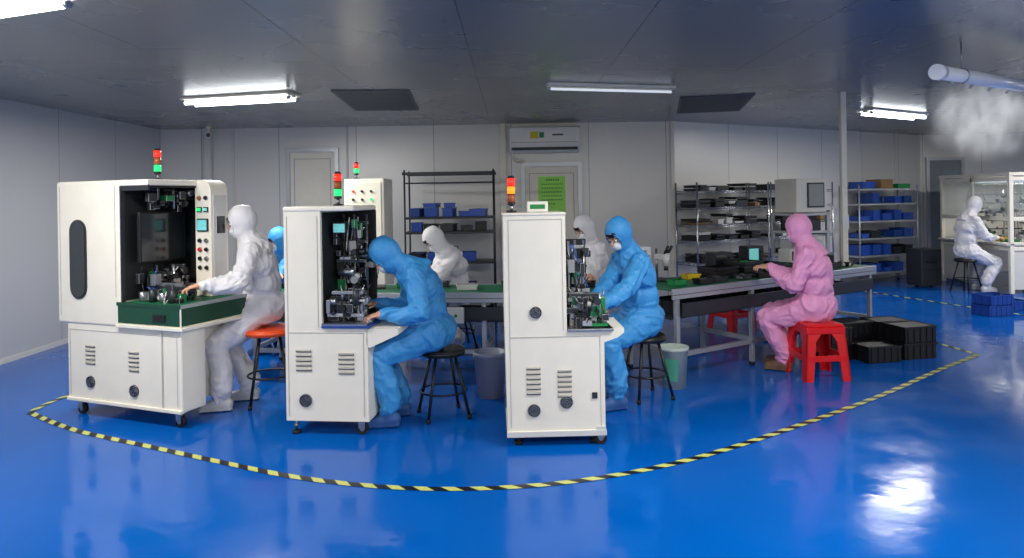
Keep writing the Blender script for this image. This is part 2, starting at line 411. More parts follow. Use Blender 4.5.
# ------------------------------------------------------------------ people
def ik(a, b, l1, l2, pole):
    d = b-a; D = d.length
    if D > (l1+l2)*.995:
        k = D/(l1+l2)*1.01; l1 *= k; l2 *= k
    n = d.normalized(); x = (l1*l1-l2*l2+D*D)/(2*D); h = math.sqrt(max(l1*l1-x*x, 0))
    pp = (pole-n*pole.dot(n)).normalized()
    return a+n*x+pp*h

def remesh(mb, name, voxel, mat_, smooth, sf=.5):
    me = bpy.data.meshes.new('tmp'); mb.bm.to_mesh(me); mb.bm.free()
    o = bpy.data.objects.new('tmp', me); COL.objects.link(o)
    md = o.modifiers.new('r', 'REMESH'); md.mode = 'VOXEL'; md.voxel_size = voxel; md.use_smooth_shade = True
    dg = bpy.context.evaluated_depsgraph_get()
    nm = bpy.data.meshes.new_from_object(o.evaluated_get(dg), depsgraph=dg)
    bpy.data.objects.remove(o); bpy.data.meshes.remove(me)
    bm = bmesh.new(); bm.from_mesh(nm); bpy.data.meshes.remove(nm)
    for _ in range(smooth): bmesh.ops.smooth_vert(bm, verts=bm.verts[:], factor=sf, use_axis_x=True, use_axis_y=True, use_axis_z=True)
    for f in bm.faces: f.smooth = True; f.material_index = 0
    bm.normal_update()
    return bm
def bm_obj(bm, name, m, parent=None, origin=None, label=None):
    if origin is not None: bmesh.ops.translate(bm, verts=bm.verts[:], vec=-origin)
    me = bpy.data.meshes.new(name); bm.to_mesh(me); bm.free(); me.materials.append(m)
    for p in me.polygons: p.use_smooth = True
    o = bpy.data.objects.new(name, me); COL.objects.link(o)
    if parent: o.parent = parent
    if label: o['label'] = label
    return o

def person(label, pelvis, fdeg, sh, head, hp, hyaw, wr, an, suit, mask=MASK, shoe=SHOEW, seed=0, color='white', far=False, legy=.15):
    pelvis = V(pelvis); sh = V(sh); head = V(head)
    t = math.radians(fdeg); f = V((math.cos(t), math.sin(t), 0)); l = V((-f.y, f.x, 0))
    wl, wr_ = V(wr[0]), V(wr[1]); al, ar = V(an[0]), V(an[1])
    th = math.radians(fdeg+hyaw); ph = math.radians(hp)
    hh = V((math.cos(th), math.sin(th), 0)); hf = hh*math.cos(ph)-Z*math.sin(ph); hl = V((-hh.y, hh.x, 0)); hu = hf.cross(hl)
    up = (sh-pelvis).normalized()
    hip = {1: pelvis+l*.085, -1: pelvis-l*.085}; S_ = {1: sh+l*.158, -1: sh-l*.158}
    W = {1: wl, -1: wr_}; A = {1: al, -1: ar}
    mid = pelvis.lerp(sh, .4)-f*.03; chest = pelvis.lerp(sh, .74)-f*.035
    el = {s: ik(S_[s], W[s], .28, .25, -Z*.9+l*s*.45-f*.5) for s in (1, -1)}
    kn = {s: ik(hip[s], A[s], .42, .41, f+Z*.7+l*s*legy) for s in (1, -1)}
    b = MB()
    b.cap(pelvis-l*.06, pelvis+l*.06, .11, .11, SKIN).cap(pelvis, mid, .115, .1, SKIN).cap(mid, chest, .1, .115, SKIN).cap(chest, sh-up*.03, .115, .08, SKIN)
    b.cap(S_[1], S_[-1], .052, .052, SKIN).cap(sh, head-hu*.06-hf*.015, .055, .052, SKIN)
    b.ell(head+hu*.02-hf*.012, hf*.092, hl*.074, hu*.095, SKIN)
    b.ell(head-hu*.045+hf*.022, hf*.062, hl*.055, hu*.065, SKIN)
    b.ell(head-hu*.09+hf*.055, hf*.022, hl*.024, hu*.018, SKIN)
    b.cap(head+hu*.012+hf*.078, head-hu*.022+hf*.1, .009, .014, SKIN)
    b.ell(head-hu*.055+hf*.082, hf*.012, hl*.024, hu*.009, SKIN)
    b.cap(head+hu*.03+hf*.072-hl*.035, head+hu*.03+hf*.072+hl*.035, .012, .012, SKIN)
    for s in (1, -1): b.ell(head+hl*s*.078-hf*.01-hu*.01, hf*.018, hl*.008, hu*.03, SKIN)
    for s in (1, -1):
        b.cap(S_[s], el[s], .048, .04, SKIN).cap(el[s], W[s], .04, .027, SKIN)
        b.cap(hip[s], kn[s], .08, .055, SKIN).cap(kn[s], A[s], .053, .038, SKIN)
        d0 = (W[s]-el[s]).normalized(); hd = (d0*.6+f*.5-Z*.05).normalized()
        inw = -l*s; inw = (inw-hd*inw.dot(hd)).normalized(); un = inw.cross(hd)
        if un.z < 0: un = -un
        w0 = W[s]
        b.cap(w0-hd*.01, w0+hd*.03, .026, .028, SKIN)
        b.ell(w0+hd*.052, hd*.048, inw*.041, un*.017, SKIN)
        for i, (ln, be) in enumerate(((.07, .35), (.08, .5), (.075, .6), (.06, .75))):
            q0 = w0+hd*(.085-(.008 if i == 3 else 0))+inw*(.031-.0205*i)
            q1 = q0+(hd*math.cos(be*.6)-un*math.sin(be*.6)+inw*(.1-.07*i))*ln*.5
            q2 = q1+(hd*math.cos(be*1.7)-un*math.sin(be*1.7))*ln*.32
            q3 = q2+(hd*math.cos(be*2.4)-un*math.sin(be*2.4))*ln*.25
            b.cap(q0-hd*.02, q1, .009, .0088, SKIN).cap(q1, q2, .0088, .008, SKIN).cap(q2, q3, .008, .007, SKIN)
        q0 = w0+hd*.025+inw*.028; q1 = q0+(hd*.6+inw*.75-un*.25).normalized()*.038; q2 = q1+(hd*.9+inw*.25-un*.35).normalized()*.032
        b.cap(q0, q1, .013, .011, SKIN).cap(q1, q2, .011, .009, SKIN)
        b.cap(A[s]-Z*.02-f*.03, A[s]-Z*(A[s].z-.04)+f*.13, .034, .03, SKIN)
    bm = remesh(b, 'p', .008 if far else .0065, SKIN, 2, .4)
    org = V((pelvis.x, pelvis.y, 0))
    o = bm_obj(bm, 'person', SKIN, None, org); o.location = org
    tag(o, label, 'person')
    b = MB(); g = suit
    b.cap(pelvis-l*.07, pelvis+l*.07, .145, .145, g).cap(pelvis-f*.05+Z*.01, pelvis+f*.05, .145, .125, g)
    b.cap(pelvis, mid, .15, .14, g).cap(mid-l*.045, mid+l*.045, .134, .134, g).cap(mid, chest, .14, .134, g).cap(chest-l*.07, chest+l*.07, .126, .126, g)
    b.cap(S_[1], S_[-1], .068, .068, g).cap(sh-up*.05, sh-up*.02, .124, .105, g)
    nk = head-hu*.09-hf*.015
    b.cap(sh.lerp(head, .25), nk, .092, .078, g)
    b.cyl(sh-up*.045-f*.01, sh.lerp(head, .5)-f*.01, .155, g, .086, seg=20)
    b.ell(head+hu*.016-hf*.016, hf*.117, hl*.1, hu*.126, g)
    b.ell(head+hu*.075-hf*.055, hf*.065, hl*.05, hu*.055, g)
    b.ell(head-hu*.06+hf*.006, hf*.092, hl*.086, hu*.08, g)
    for s in (1, -1):
        h1 = S_[s].lerp(el[s], .5)-Z*.018
        b.cap(S_[s], h1, .072, .073, g).cap(h1, el[s]-Z*.012, .073, .067, g)
        m1 = el[s].lerp(W[s], .5)-Z*.024; dw = (W[s]-el[s]).normalized()
        b.cap(el[s]-Z*.01, m1, .066, .062, g).cap(m1, W[s]-dw*.055-Z*.008, .062, .05, g).cap(W[s]-dw*.05, W[s]+dw*.006, .04, .036, g)
        m2 = hip[s].lerp(kn[s], .55)-Z*.022
        b.cap(hip[s], m2, .118, .103, g).cap(m2, kn[s], .103, .083, g)
        m3 = kn[s].lerp(A[s], .45)-f*.028
        b.cap(kn[s], m3, .083, .088, g).cap(m3, A[s]+Z*.07-f*.01, .088, .078, g).cap(A[s]+Z*.05, A[s]-Z*.01, .066, .052, g)
    bm = remesh(b, 's', .011 if far else .0088, suit, 5)
    so = V((seed*7.3, seed*3.1, 0))
    fc = head+hf*.112-hu*.008
    segs = [(S_[s], el[s]) for s in (1, -1)]+[(el[s], W[s]) for s in (1, -1)]+[(hip[s], kn[s]) for s in (1, -1)]+[(kn[s], A[s]) for s in (1, -1)]+[(pelvis, sh)]
    joints = [el[1], el[-1], kn[1], kn[-1], hip[1]+f*.09, hip[-1]+f*.09, S_[1]-Z*.06, S_[-1]-Z*.06]+[A[1]+Z*.05, A[-1]+Z*.05, W[1], W[-1]]
    for v in bm.verts:
        p = v.co; best = 9; ax = Z
        for a_, b_ in segs:
            ab = b_-a_; u = max(0, min(1, (p-a_).dot(ab)/ab.length_squared)); dd = (p-(a_+ab*u)).length
            if dd < best: best = dd; ax = ab.normalized()
        dh = (p-head).length
        al_ = ax*p.dot(ax)
        tw = noise.noise_vector((p+so)*3.5)*.14
        q = p-al_*.62+so+tw
        qa = p+al_*.35+so+tw*.6
        a = noise.noise(q*9.5); c = noise.noise(qa*11+V((9, 2, 5)))
        ra = max(0, 1-abs(a)*3.6); rc = max(0, 1-abs(c)*3.4)
        dv = noise.voronoi(q*7)[0]; cr = max(0, 1-(dv[1]-dv[0])*5)
        jd = min((p-j).length for j in joints)
        jw = max(0, 1-jd/.18)
        k = (.25 if dh < .15 else 1)
        v.co = p+v.normal*(ra**1.3*.012*(1-.4*jw)+rc**1.3*(.001+.017*jw)-cr*.006-.001+noise.noise((p+so)*5)*.007)*k
    dl = []
    for v in bm.verts:
        r = v.co-fc
        if (r.dot(hf)/.092)**2+(r.dot(hl)/.064)**2+(r.dot(hu)/.08)**2 < 1: dl.append(v)
    bmesh.ops.delete(bm, geom=dl, context='VERTS')
    bmesh.ops.smooth_vert(bm, verts=bm.verts[:], factor=.35, use_axis_x=True, use_axis_y=True, use_axis_z=True)
    bm_obj(bm, 'hooded_coverall', suit, o, org, color+' hooded cleanroom coverall')
    b = MB(); pts = []
    for i in range(21):
        a = 2*math.pi*i/20; pts.append(head+hf*(.085-.022*abs(math.cos(a)))+hl*.068*math.cos(a)+hu*(.084*math.sin(a)-.008)-org)
    b.tube(pts, .0075, suit, 6); b.build('hood_rim', o)
    b = MB(); b.ell(head-hu*.05+hf*.052-org, hf*.058, hl*.06, hu*.046, mask); b.build('face_mask', o, label='pale fabric face mask')
    b = MB(); b.ell(head+hu*.055+hf*.048-org, hf*.048, hl*.06, hu*.035, HAIR); b.build('hair', o)
    for s in (1, -1):
        b = MB(); e = head+hu*.008+hf*.078+hl*s*.031-org
        b.ell(e, hf*.01, hl*.015, hu*.008, EYEW).ell(e+hf*.005, hf*.0075, hl*.007, hu*.0075, EYED)
        b.cap(e+hu*.02-hl*.014+hf*.006, e+hu*.022+hl*.014+hf*.004, .0035, .0035, HAIR); b.build('eye', o)
    for s in (1, -1):
        b = MB(); a = A[s]; g2 = V((a.x, a.y, 0)); fd = f
        b.cap(g2-fd*.045+Z*.055, g2+fd*.06+Z*.05, .047, .044, shoe).cap(g2+fd*.06+Z*.045, g2+fd*.13+Z*.04, .042, .034, shoe).cap(g2+Z*.06, a+Z*.03, .05, .05, shoe)
        M = basis(fd, V((-fd.y, fd.x, 0)), Z, g2)
        b.box((-.085, -.04, 0), (.165, .04, .022), shoe, .015, M=M)
        bm = remesh(b, 'x', .011, shoe, 2)
        for v in bm.verts:
            if v.co.z < .004: v.co.z = .004
        bm_obj(bm, 'shoe', shoe, o, org)
    return o

person('person in white hooded cleanroom suit seated working at machine', (-2.04, 5.66, .76), 192, (-2.08, 5.62, 1.22), (-2.17, 5.6, 1.44), 16, 0,
       [(-2.30, 5.18, .99), (-2.34, 5.42, .99)], [(-2.26, 5.38, .1), (-2.16, 5.68, .1)], SUITW, shoe=SHOEW, seed=1)
person('person in blue hooded cleanroom suit bent over machine worktop', (-.62, 5.14, .64), 188, (-.72, 5.1, 1.08), (-.92, 5.04, 1.2), 50, 0,
       [(-.90, 4.84, .81), (-1.0, 5.16, .84)], [(-.9, 4.94, .1), (-.86, 5.2, .1)], SUITB, shoe=SHOEB, seed=2, color='blue')
person('person in blue hooded cleanroom suit seated at machine worktop', (1.0, 5.55, .63), 200, (.92, 5.5, 1.1), (.82, 5.42, 1.3), 36, 18,
       [(.64, 5.0, .83), (.6, 5.22, .85)], [(.76, 5.25, .1), (.78, 5.6, .1)], SUITB, shoe=SHOEB, seed=3, color='blue')
person('person in pink hooded cleanroom suit seated on red stool', (2.66, 6.2, .6), 150, (2.63, 6.2, 1.07), (2.54, 6.24, 1.28), 20, -12,
       [(2.3, 6.24, .93), (2.4, 6.52, .92)], [(2.42, 6.32, .1), (2.5, 6.54, .1)], SUITP, shoe=SHOED, seed=4, color='pink')
person('person in white cleanroom suit seated at far booth', (7.2, 11.1, .64), 2, (7.23, 11.1, 1.14), (7.34, 11.1, 1.37), 25, 0,
       [(7.6, 11.28, .86), (7.6, 11.0, .86)], [(7.46, 11.26, .1), (7.42, 10.98, .1)], SUITW, seed=5, far=True)
person('person in blue hooded cleanroom suit seated behind conveyor', (-2.5, 7.75, .55), 215, (-2.48, 7.66, .99), (-2.52, 7.54, 1.19), 30, 0,
       [(-2.7, 7.25, .84), (-2.4, 7.23, .84)], [(-2.65, 7.4, .1), (-2.4, 7.4, .1)], SUITB, shoe=SHOEB, seed=6, color='blue', far=True)
person('person in white hooded cleanroom suit leaning over conveyor', (-.62, 7.55, .56), 205, (-.68, 7.4, 1.0), (-.82, 7.26, 1.18), 45, 0,
       [(-1.0, 7.02, .8), (-.86, 6.98, .82)], [(-.85, 7.25, .1), (-.6, 7.2, .1)], SUITW, seed=7, far=True)
person('person in white hooded cleanroom suit seated beyond conveyor', (.8, 7.3, .6), 215, (.78, 7.2, 1.08), (.72, 7.08, 1.28), 35, 0,
       [(.55, 6.85, .84), (.75, 6.78, .84)], [(.65, 7.0, .1), (.9, 7.0, .1)], SUITW, seed=8, far=True)

# ------------------------------------------------------------------ stools
def round_stool(x, y, h, seatm, legm, label, rz=20, group='work stools', rs=.165):
    r = root('stool', (x, y, 0), rz, label, 'stool', group)
    b = MB().cyl((0, 0, h-.04), (0, 0, h-.01), rs, seatm, seg=32).cyl((0, 0, h-.01), (0, 0, h), rs, seatm, rs*.93, seg=32).cyl((0, 0, h-.05), (0, 0, h-.04), rs*.9, seatm, rs, seg=32); b.build('seat', r)
    for k in range(4):
        a = math.pi/4+k*math.pi/2; c, s = math.cos(a), math.sin(a)
        b = MB().cyl((c*.1, s*.1, h-.04), (c*.215, s*.215, .02), .0115, legm, seg=10).cyl((c*.213, s*.213, .03), (c*.217, s*.217, 0), .016, RUB, seg=10); b.build('leg', r)
    k = (h-.04-h*.38)/(h-.06); R = .1+.115*k
    MB().torus((0, 0, h*.38), R, .008, legm).build('foot_ring', r)
round_stool(-1.95, 5.58, .6, ORANGE, BLACK, 'orange round seat stool with thin black legs', rs=.2)
round_stool(-.53, 5.18, .5, BLACK, BLACK, 'black round stool with splayed metal legs')
round_stool(1.04, 5.57, .5, BLACK, BLACK, 'black round stool with splayed metal legs')
round_stool(7.18, 11.1, .52, BLACK, BLACK, 'black round stool with splayed metal legs')
round_stool(-2.5, 7.78, .43, BLACK, BLACK, 'black round stool with splayed metal legs')
round_stool(-.6, 7.58, .44, BLACK, BLACK, 'black round stool with splayed metal legs')
round_stool(.82, 7.33, .47, BLACK, BLACK, 'black round stool with splayed metal legs')

def plastic_stool(x, y, h, rz, label):
    r = root('plastic_stool', (x, y, 0), rz, label, 'stool', 'red plastic stools')
    b = MB().box((-.165, -.165, h-.03), (.165, .165, h), RED, .014, seg=3).box((-.172, -.172, h-.085), (.172, .172, h-.026), RED, .01)
    for k in range(6): b.cyl((math.cos(k*1.047)*.08, math.sin(k*1.047)*.08, h-.001), (math.cos(k*1.047)*.08, math.sin(k*1.047)*.08, h+.001), .014, SEAM)
    b.build('seat', r)
    for sx in (1, -1):
        for sy in (1, -1):
            b = MB()
            for dx in (1, 0):
                vs = []
                for zz, o_, w in ((0, .2, .07), (h*.7, .176, .085), (h-.07, .168, .13)):
                    vs.append([V((sx*(o_-t*w), sy*(o_-q*.014), zz)) if dx else V((sx*(o_-q*.014), sy*(o_-t*w), zz)) for t, q in ((0, 0), (1, 0), (1, 1), (0, 1))])
                bv = [[b.bm.verts.new(v) for v in ring] for ring in vs]
                for a in range(2):
                    for c in range(4): b.bm.faces.new((bv[a][c], bv[a][(c+1) % 4], bv[a+1][(c+1) % 4], bv[a+1][c]))
                b.bm.faces.new(bv[0]); b.bm.faces.new(bv[2])
            b.mi(RED); b.build('leg', r)
    zz = h*.4; o_ = .186
    for k in range(4):
        a = k*math.pi/2; M = Matrix.Rotation(a, 4, 'Z')
        MB().box((-o_+.01, -o_-.003, zz-.025), (o_-.01, -o_+.012, zz+.025), RED, .003, M=M).build('cross_brace', r)
plastic_stool(2.64, 6.12, .48, 4, 'bright red square plastic stool under seated worker')
plastic_stool(2.6, 8.35, .45, 30, 'red plastic stool standing behind the conveyor')

# ------------------------------------------------------------------ machine helpers
def vent(parent, x, z, w=.1, n=5, y=0, gap=.032):
    b = MB()
    for i in range(n):
        zz = z+i*gap
        b.box((x-w/2, y-.004, zz), (x+w/2, y-.0005, zz+.009), SEAM).box((x-w/2, y-.012, zz+.008), (x+w/2, y-.001, zz+.018), WHITE, .003)
    b.build('vent_louvre', parent)
def fan(parent, x, z, R=.042, y=0):
    b = MB().cyl((x, y-.001, z), (x, y-.008, z), R, BLACK, seg=24)
    for q in (.95, .65, .35): b.torus((x, y-.01, z), R*q, .002, STEEL, 'y', 20, 5)
    b.box((x-R, y-.012, z-.0015), (x+R, y-.009, z+.0015), STEEL).box((x-.0015, y-.012, z-R), (x+.0015, y-.009, z+R), STEEL)
    b.cyl((x, y-.008, z), (x, y-.012, z), R*.3, DGREY)
    b.build('cooling_fan', parent)
def caster(parent, x, y):
    b = MB().cyl((x, y, .0475), (x+.001, y, .13), .012, STEEL).box((x-.03, y-.03, .1), (x+.03, y+.03, .12), WHITE2)
    b.box((x-.022, y-.005-.02, .045), (x+.022, y-.02, .105), STEEL).box((x-.022, y+.02, .045), (x+.022, y+.025, .105), STEEL)
    b.cyl((x, y-.015, .04), (x, y+.015, .04), .04, RUB, seg=20).cyl((x, y-.018, .04), (x, y+.018, .04), .016, STEEL)
    b.build('caster', parent)
def foot(parent, x, y):
    MB().cyl((x, y, 0), (x, y, .02), .03, RUB).cyl((x, y, .02), (x, y, .12), .01, STEEL).cyl((x, y, .05), (x, y, .065), .02, STEEL, seg=6).build('levelling_foot', parent)
def tower(parent, x, y, z, cols):
    r = bpy.data.objects.new('signal_tower', None); COL.objects.link(r); r.parent = parent; r.location = (x, y, z)
    MB().cyl((0, 0, 0), (0, 0, .012), .035, BLACK).cyl((0, 0, .01), (0, 0, .05), .011, STEEL).cyl((0, 0, .05), (0, 0, .07), .026, BLACK).build('pole', r)
    h = .055
    for i, c in enumerate(cols):
        MB().cyl((0, 0, .07+i*h), (0, 0, .07+i*h+h-.005), .026, c, seg=20).cyl((0, 0, .07+i*h+h-.006), (0, 0, .07+i*h+h), .0265, DGREY, seg=20).build('lamp', r)
    zz = .07+len(cols)*h
    MB().cyl((0, 0, zz), (0, 0, zz+.012), .026, BLACK, .016).build('cap', r)
def mechanism(parent, lo, hi, seed, n=20, name='mechanism'):
    rnd = random.Random(seed); b = MB(); lo = V(lo); hi = V(hi); d = hi-lo
    R = lambda a=0., c=1.: rnd.uniform(a, c)
    for i in range(3):
        x = lo.x+d.x*(.15+.33*i); y = lo.y+d.y*R(.3, .9)
        b.cyl((x, y, lo.z), (x, y, hi.z), .009, STEEL, seg=10)
    for i in range(5):
        z = lo.z+d.z*(.18+.18*i); y = lo.y+d.y*R(.2, .8)
        b.box((lo.x+d.x*R(0, .2), y-.01, z), (hi.x-d.x*R(0, .2), y+.01, z+.022), rnd.choice((DGREY, DGREY, ALU, STEEL)), .002)
    ms = (STEEL, DGREY, BLACK, ALU, BLACK, DGREY, DGREY, PCB, STEEL, BLACK, WHITE2)
    for i in range(n):
        c = V((lo.x+d.x*R(.06, .94), lo.y+d.y*R(.1, .9), lo.z+d.z*R(.04, .95)*R(.55, 1)))
        s = V((R(.01, .04), R(.01, .04), R(.012, .055))); m = rnd.choice(ms)
        if R() < .55: b.box(c-s, c+s, m, .003)
        else:
            ax = rnd.choice((V((0, 0, 1)), V((0, 1, 0)), V((1, 0, 0)))); b.cyl(c-ax*s.z, c+ax*s.z, s.x*.7, m, seg=14)
        if R() < .4: b.cyl(c, c+V((R(-.05, .05), 0, R(.03, .1))), .004, rnd.choice((STEEL, BLACK)), seg=6)
    b.build(name, parent)
    for i in range(6):
        b = MB(); a = V((lo.x+d.x*R(), lo.y+d.y*R(.1, .9), hi.z-.02)); e = V((lo.x+d.x*R(), lo.y+d.y*R(.1, .8), lo.z+d.z*R(.1, .5))); k = R(.2, 1)
        pts = [a.lerp(e, t/8)+V((0, -.04*math.sin(math.pi*t/8), -.08*math.sin(math.pi*t/8)*k)) for t in range(9)]
        b.tube(pts, .0045, rnd.choice((BLACK, BLACK, RUB, BLUEP, WHITE2)), 6)
        b.build('cable', parent)

# ------------------------------------------------------------------ machine A (large): operator side faces +x
r = root('assembly_machine', (-3.42, 5.36, 0), -22, 'large white assembly machine with oval window and green worktop', 'machine')
b = MB().box((0, 0, .12), (1.0, .62, .71), WHITE, .01).box((.96, 0, .12), (1.16, .22, .71), WHITE, .01)
b.box((.02, -.003, .655), (1.14, .001, .658), SEAML).box((.03, -.003, .16), (.033, .001, .65), SEAML).box((1.12, -.003, .16), (1.123, .001, .65), SEAML).box((.0, -.015, .115), (1.16, .02, .14), WHITE, .004)
b.build('lower_cabinet', r)
b = MB().box((-.09, -.01, .7), (.58, .62, 1.78), WHITE, .02, seg=3).box((-.05, -.013, .76), (-.047, -.008, 1.74), SEAML).box((.54, -.013, .92), (.543, -.008, 1.74), SEAML); b.build('upper_cabinet', r)
b = MB().prism(stadium(.15, 1.19, .18, .6), -.018, -.009, DGREY).prism(stadium(.15, 1.19, .155, .575), -.022, -.012, GLASS); b.build('oval_window', r, label='dark stadium-shaped window')
MB().box((.56, .0, 1.735), (.86, .62, 1.78), WHITE, .008).build('roof', r)
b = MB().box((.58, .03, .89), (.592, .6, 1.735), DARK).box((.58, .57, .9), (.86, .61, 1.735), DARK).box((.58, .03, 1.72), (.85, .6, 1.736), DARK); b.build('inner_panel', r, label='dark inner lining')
cprof = [(.84, .88), (1.0, .88)]+arc(.91, 1.69, .09, 0, 90)+[(.84, 1.78)]
b = MB(); b.prism(cprof, .45, .62, WHITE); b.build('control_column', r)
MB().box((.865, .436, 1.38), (.975, .45, 1.48), BLACK, .004).box((.874, .432, 1.39), (.966, .438, 1.47), SCR).build('display', r, label='small lit display')
MB().box((.865, .438, 1.53), (.91, .45, 1.57), BLACK, .003).box((.93, .438, 1.53), (.975, .45, 1.57), BLACK, .003).box((.87, .434, 1.538), (.905, .439, 1.562), LT_G).box((.935, .434, 1.538), (.97, .439, 1.562), SCR).build('counter', r, label='small lit counters')
for i, (m_, zz) in enumerate(((LT_OFF, 1.64), (BLACK, 1.64), (BLACK, 1.31), (STEEL, 1.31), (RED, 1.24), (BLACK, 1.24), (BLACK, 1.17), (STEEL, 1.17), (BLACK, 1.1), (BLACK, 1.1))):
    x = .887+.066*(i % 2); MB().cyl((x, .451, zz), (x, .432, zz), .014, m_).torus((x, .446, zz), .016, .003, STEEL, 'y', 16, 5).build('button', r)
MB().box((1.0, .47, 1.02), (1.006, .6, 1.66), WHITE2, .002).box((1.004, .49, 1.36), (1.012, .58, 1.5), SCRD, .003).build('side_control_face', r)
b = MB().box((.55, -.03, .7), (1.2, .63, .725), WHITE, .004).box((.56, -.02, .725), (1.18, .62, .87), GREEN, .008).box((.58, 0, .868), (1.16, .6, .876), BELT)
b.box((.56, -.026, .86), (1.18, -.015, .885), GREEN).box((1.175, -.02, .86), (1.185, .62, .885), ALU); b.build('worktop', r, label='dark green worktop with raised rim')
MB().box((.92, -.03, .76), (1.04, -.02, .81), BLACK, .004).build('worktop_panel', r)
MB().box((.66, .07, 1.16), (.69, .5, 1.54), BLACK, .008).box((.69, .085, 1.175), (.694, .485, 1.525), SCRD).box((.59, .25, 1.3), (.66, .32, 1.4), DGREY).build('dark_monitor', r, label='large dark flat panel')
MB().box((.56, .005, 1.7), (.86, .02, 1.74), DGREY).box((.56, .0, .88), (.59, .03, 1.735), DGREY).build('door_frame', r)
mechanism(r, (.6, .06, .88), (.8, .54, 1.13), 3, 44)
mechanism(r, (.6, .06, 1.56), (.8, .54, 1.72), 31, 20)
mechanism(r, (.66, .04, .88), (1.05, .36, 1.0), 5, 26)
for i in range(4): MB().cyl((.68+i*.1, .1, .875), (.68+i*.1, .1, .95+.02*(i % 2)), .026, (STEEL, DGREY)[i % 2]).build('fixture', r)
vent(r, .25, .4); vent(r, .7, .38); fan(r, .25, .27, .045); fan(r, .7, .24, .045)
for (x, y) in ((.08, .06), (1.08, .06), (.08, .56), (.92, .56)): caster(r, x, y)
tower(r, .62, .3, 1.78, (LT_G, LT_OFF, LT_R))

# ------------------------------------------------------------------ machine B
r = root('assembly_machine', (-1.57, 4.8, 0), -6, 'white narrow assembly machine with side worktop and exposed mechanism', 'machine', 'narrow assembly machines')
prof = [(0, .1), (.58, .1), (.58, .735), (.26, .735), (.26, 1.535), (0, 1.535)]
b = MB().prism(prof, 0, .5, WHITE).box((.02, -.003, .7), (.56, .001, .703), SEAML).box((.02, -.003, .13), (.023, .001, 1.5), SEAML).box((.55, -.003, .13), (.553, .001, .7), SEAML).box((.236, -.003, .74), (.239, .001, 1.5), SEAML); b.build('body', r, label='off-white sheet metal body')
MB().box((-.004, -.006, 1.53), (.5, .5, 1.565), WHITE, .01).build('roof', r)
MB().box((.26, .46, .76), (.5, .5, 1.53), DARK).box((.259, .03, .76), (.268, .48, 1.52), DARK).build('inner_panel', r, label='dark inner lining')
b = MB().box((.262, -.02, .735), (.6, .5, .75), BLUEM, .004).box((.262, -.015, .75), (.58, .48, .764), STEEL, .003); b.build('worktop', r, label='steel and blue worktop')
MB().prism([(.57, .62), (.59, .6), (.79, .69), (.79, .73), (.57, .73)], .0, .32, WHITE).build('side_shelf', r)
mechanism(r, (.28, .15, .765), (.5, .44, 1.5), 11, 56)
mechanism(r, (.28, .0, .765), (.56, .2, .98), 12, 30)
MB().box((.3, .12, 1.37), (.4, .15, 1.45), BLACK, .005).box((.31, .116, 1.38), (.39, .121, 1.44), SCR).build('display', r, label='small lit display')
vent(r, .13, .44, .11); vent(r, .43, .42, .11); fan(r, .14, .24, .045)
for (x, y) in ((.05, .05), (.52, .05), (.05, .45), (.52, .45)): foot(r, x, y) if x < .1 else caster(r, x, y)
tower(r, .28, .3, 1.565, (LT_G, LT_OFF, LT_R))

# ------------------------------------------------------------------ machine C
r = root('assembly_machine', (-.05, 4.5, 0), 1.5, 'white assembly machine with tall cabinet and side worktop', 'machine', 'narrow assembly machines')
prof = [(0, .07), (.63, .07), (.63, .735), (.39, .735), (.39, 1.49), (-.01, 1.49), (-.01, .76)]
b = MB().prism(prof, 0, .52, WHITE).box((.02, -.003, .7), (.61, .001, .703), SEAML).box((.02, -.003, .12), (.023, .001, 1.46), SEAML).box((.6, -.003, .12), (.603, .001, .7), SEAML).box((.365, -.003, .74), (.368, .001, 1.46), SEAML).box((.02, -.003, 1.457), (.365, .001, 1.46), SEAML).box((-.006, -.01, .06), (.636, .52, .1), WHITE2, .004); b.build('body', r, label='off-white sheet metal body')
MB().box((-.015, -.006, 1.485), (.395, .525, 1.503), WHITE, .006).build('roof_plate', r)
b = MB().box((.395, -.02, .735), (.69, .52, .75), STEEL, .003).prism([(.63, .66), (.72, .69), (.76, .72), (.76, .75), (.63, .75)], .0, .4, WHITE); b.build('worktop', r, label='steel worktop')
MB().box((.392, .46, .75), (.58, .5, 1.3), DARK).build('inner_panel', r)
mechanism(r, (.41, .13, .75), (.58, .45, 1.3), 21, 46)
mechanism(r, (.41, .0, .75), (.66, .2, .97), 22, 34)
MB().box((.5, .02, .76), (.66, .16, .775), PCB).box((.54, .04, .775), (.58, .08, .79), BLACK).box((.6, .09, .775), (.63, .13, .785), STEEL).build('circuit_board', r)
vent(r, .17, .33, .09, 6); vent(r, .37, .31, .09, 6); fan(r, .19, .86, .04); fan(r, .17, .23, .042); fan(r, .38, .28, .042)
MB().box((.545, -.01, .3), (.58, 0, .34), DGREY, .003).build('door_latch', r)
for (x, y) in ((.07, .06), (.56, .06), (.07, .46), (.56, .46)): foot(r, x, y)
caster(r, .6, .02)
tower(r, .05, .2, 1.503, (LT_OFF, LT_O, LT_R))
o = MB().box((.0, 0, 0), (.14, .12, .07), PAPER, .005).box((.02, -.002, .02), (.12, 0, .05), PCB).build('small_box', loc=(.1, 4.7, 1.504)); tag(o, 'small white box with green label on machine roof', 'box')

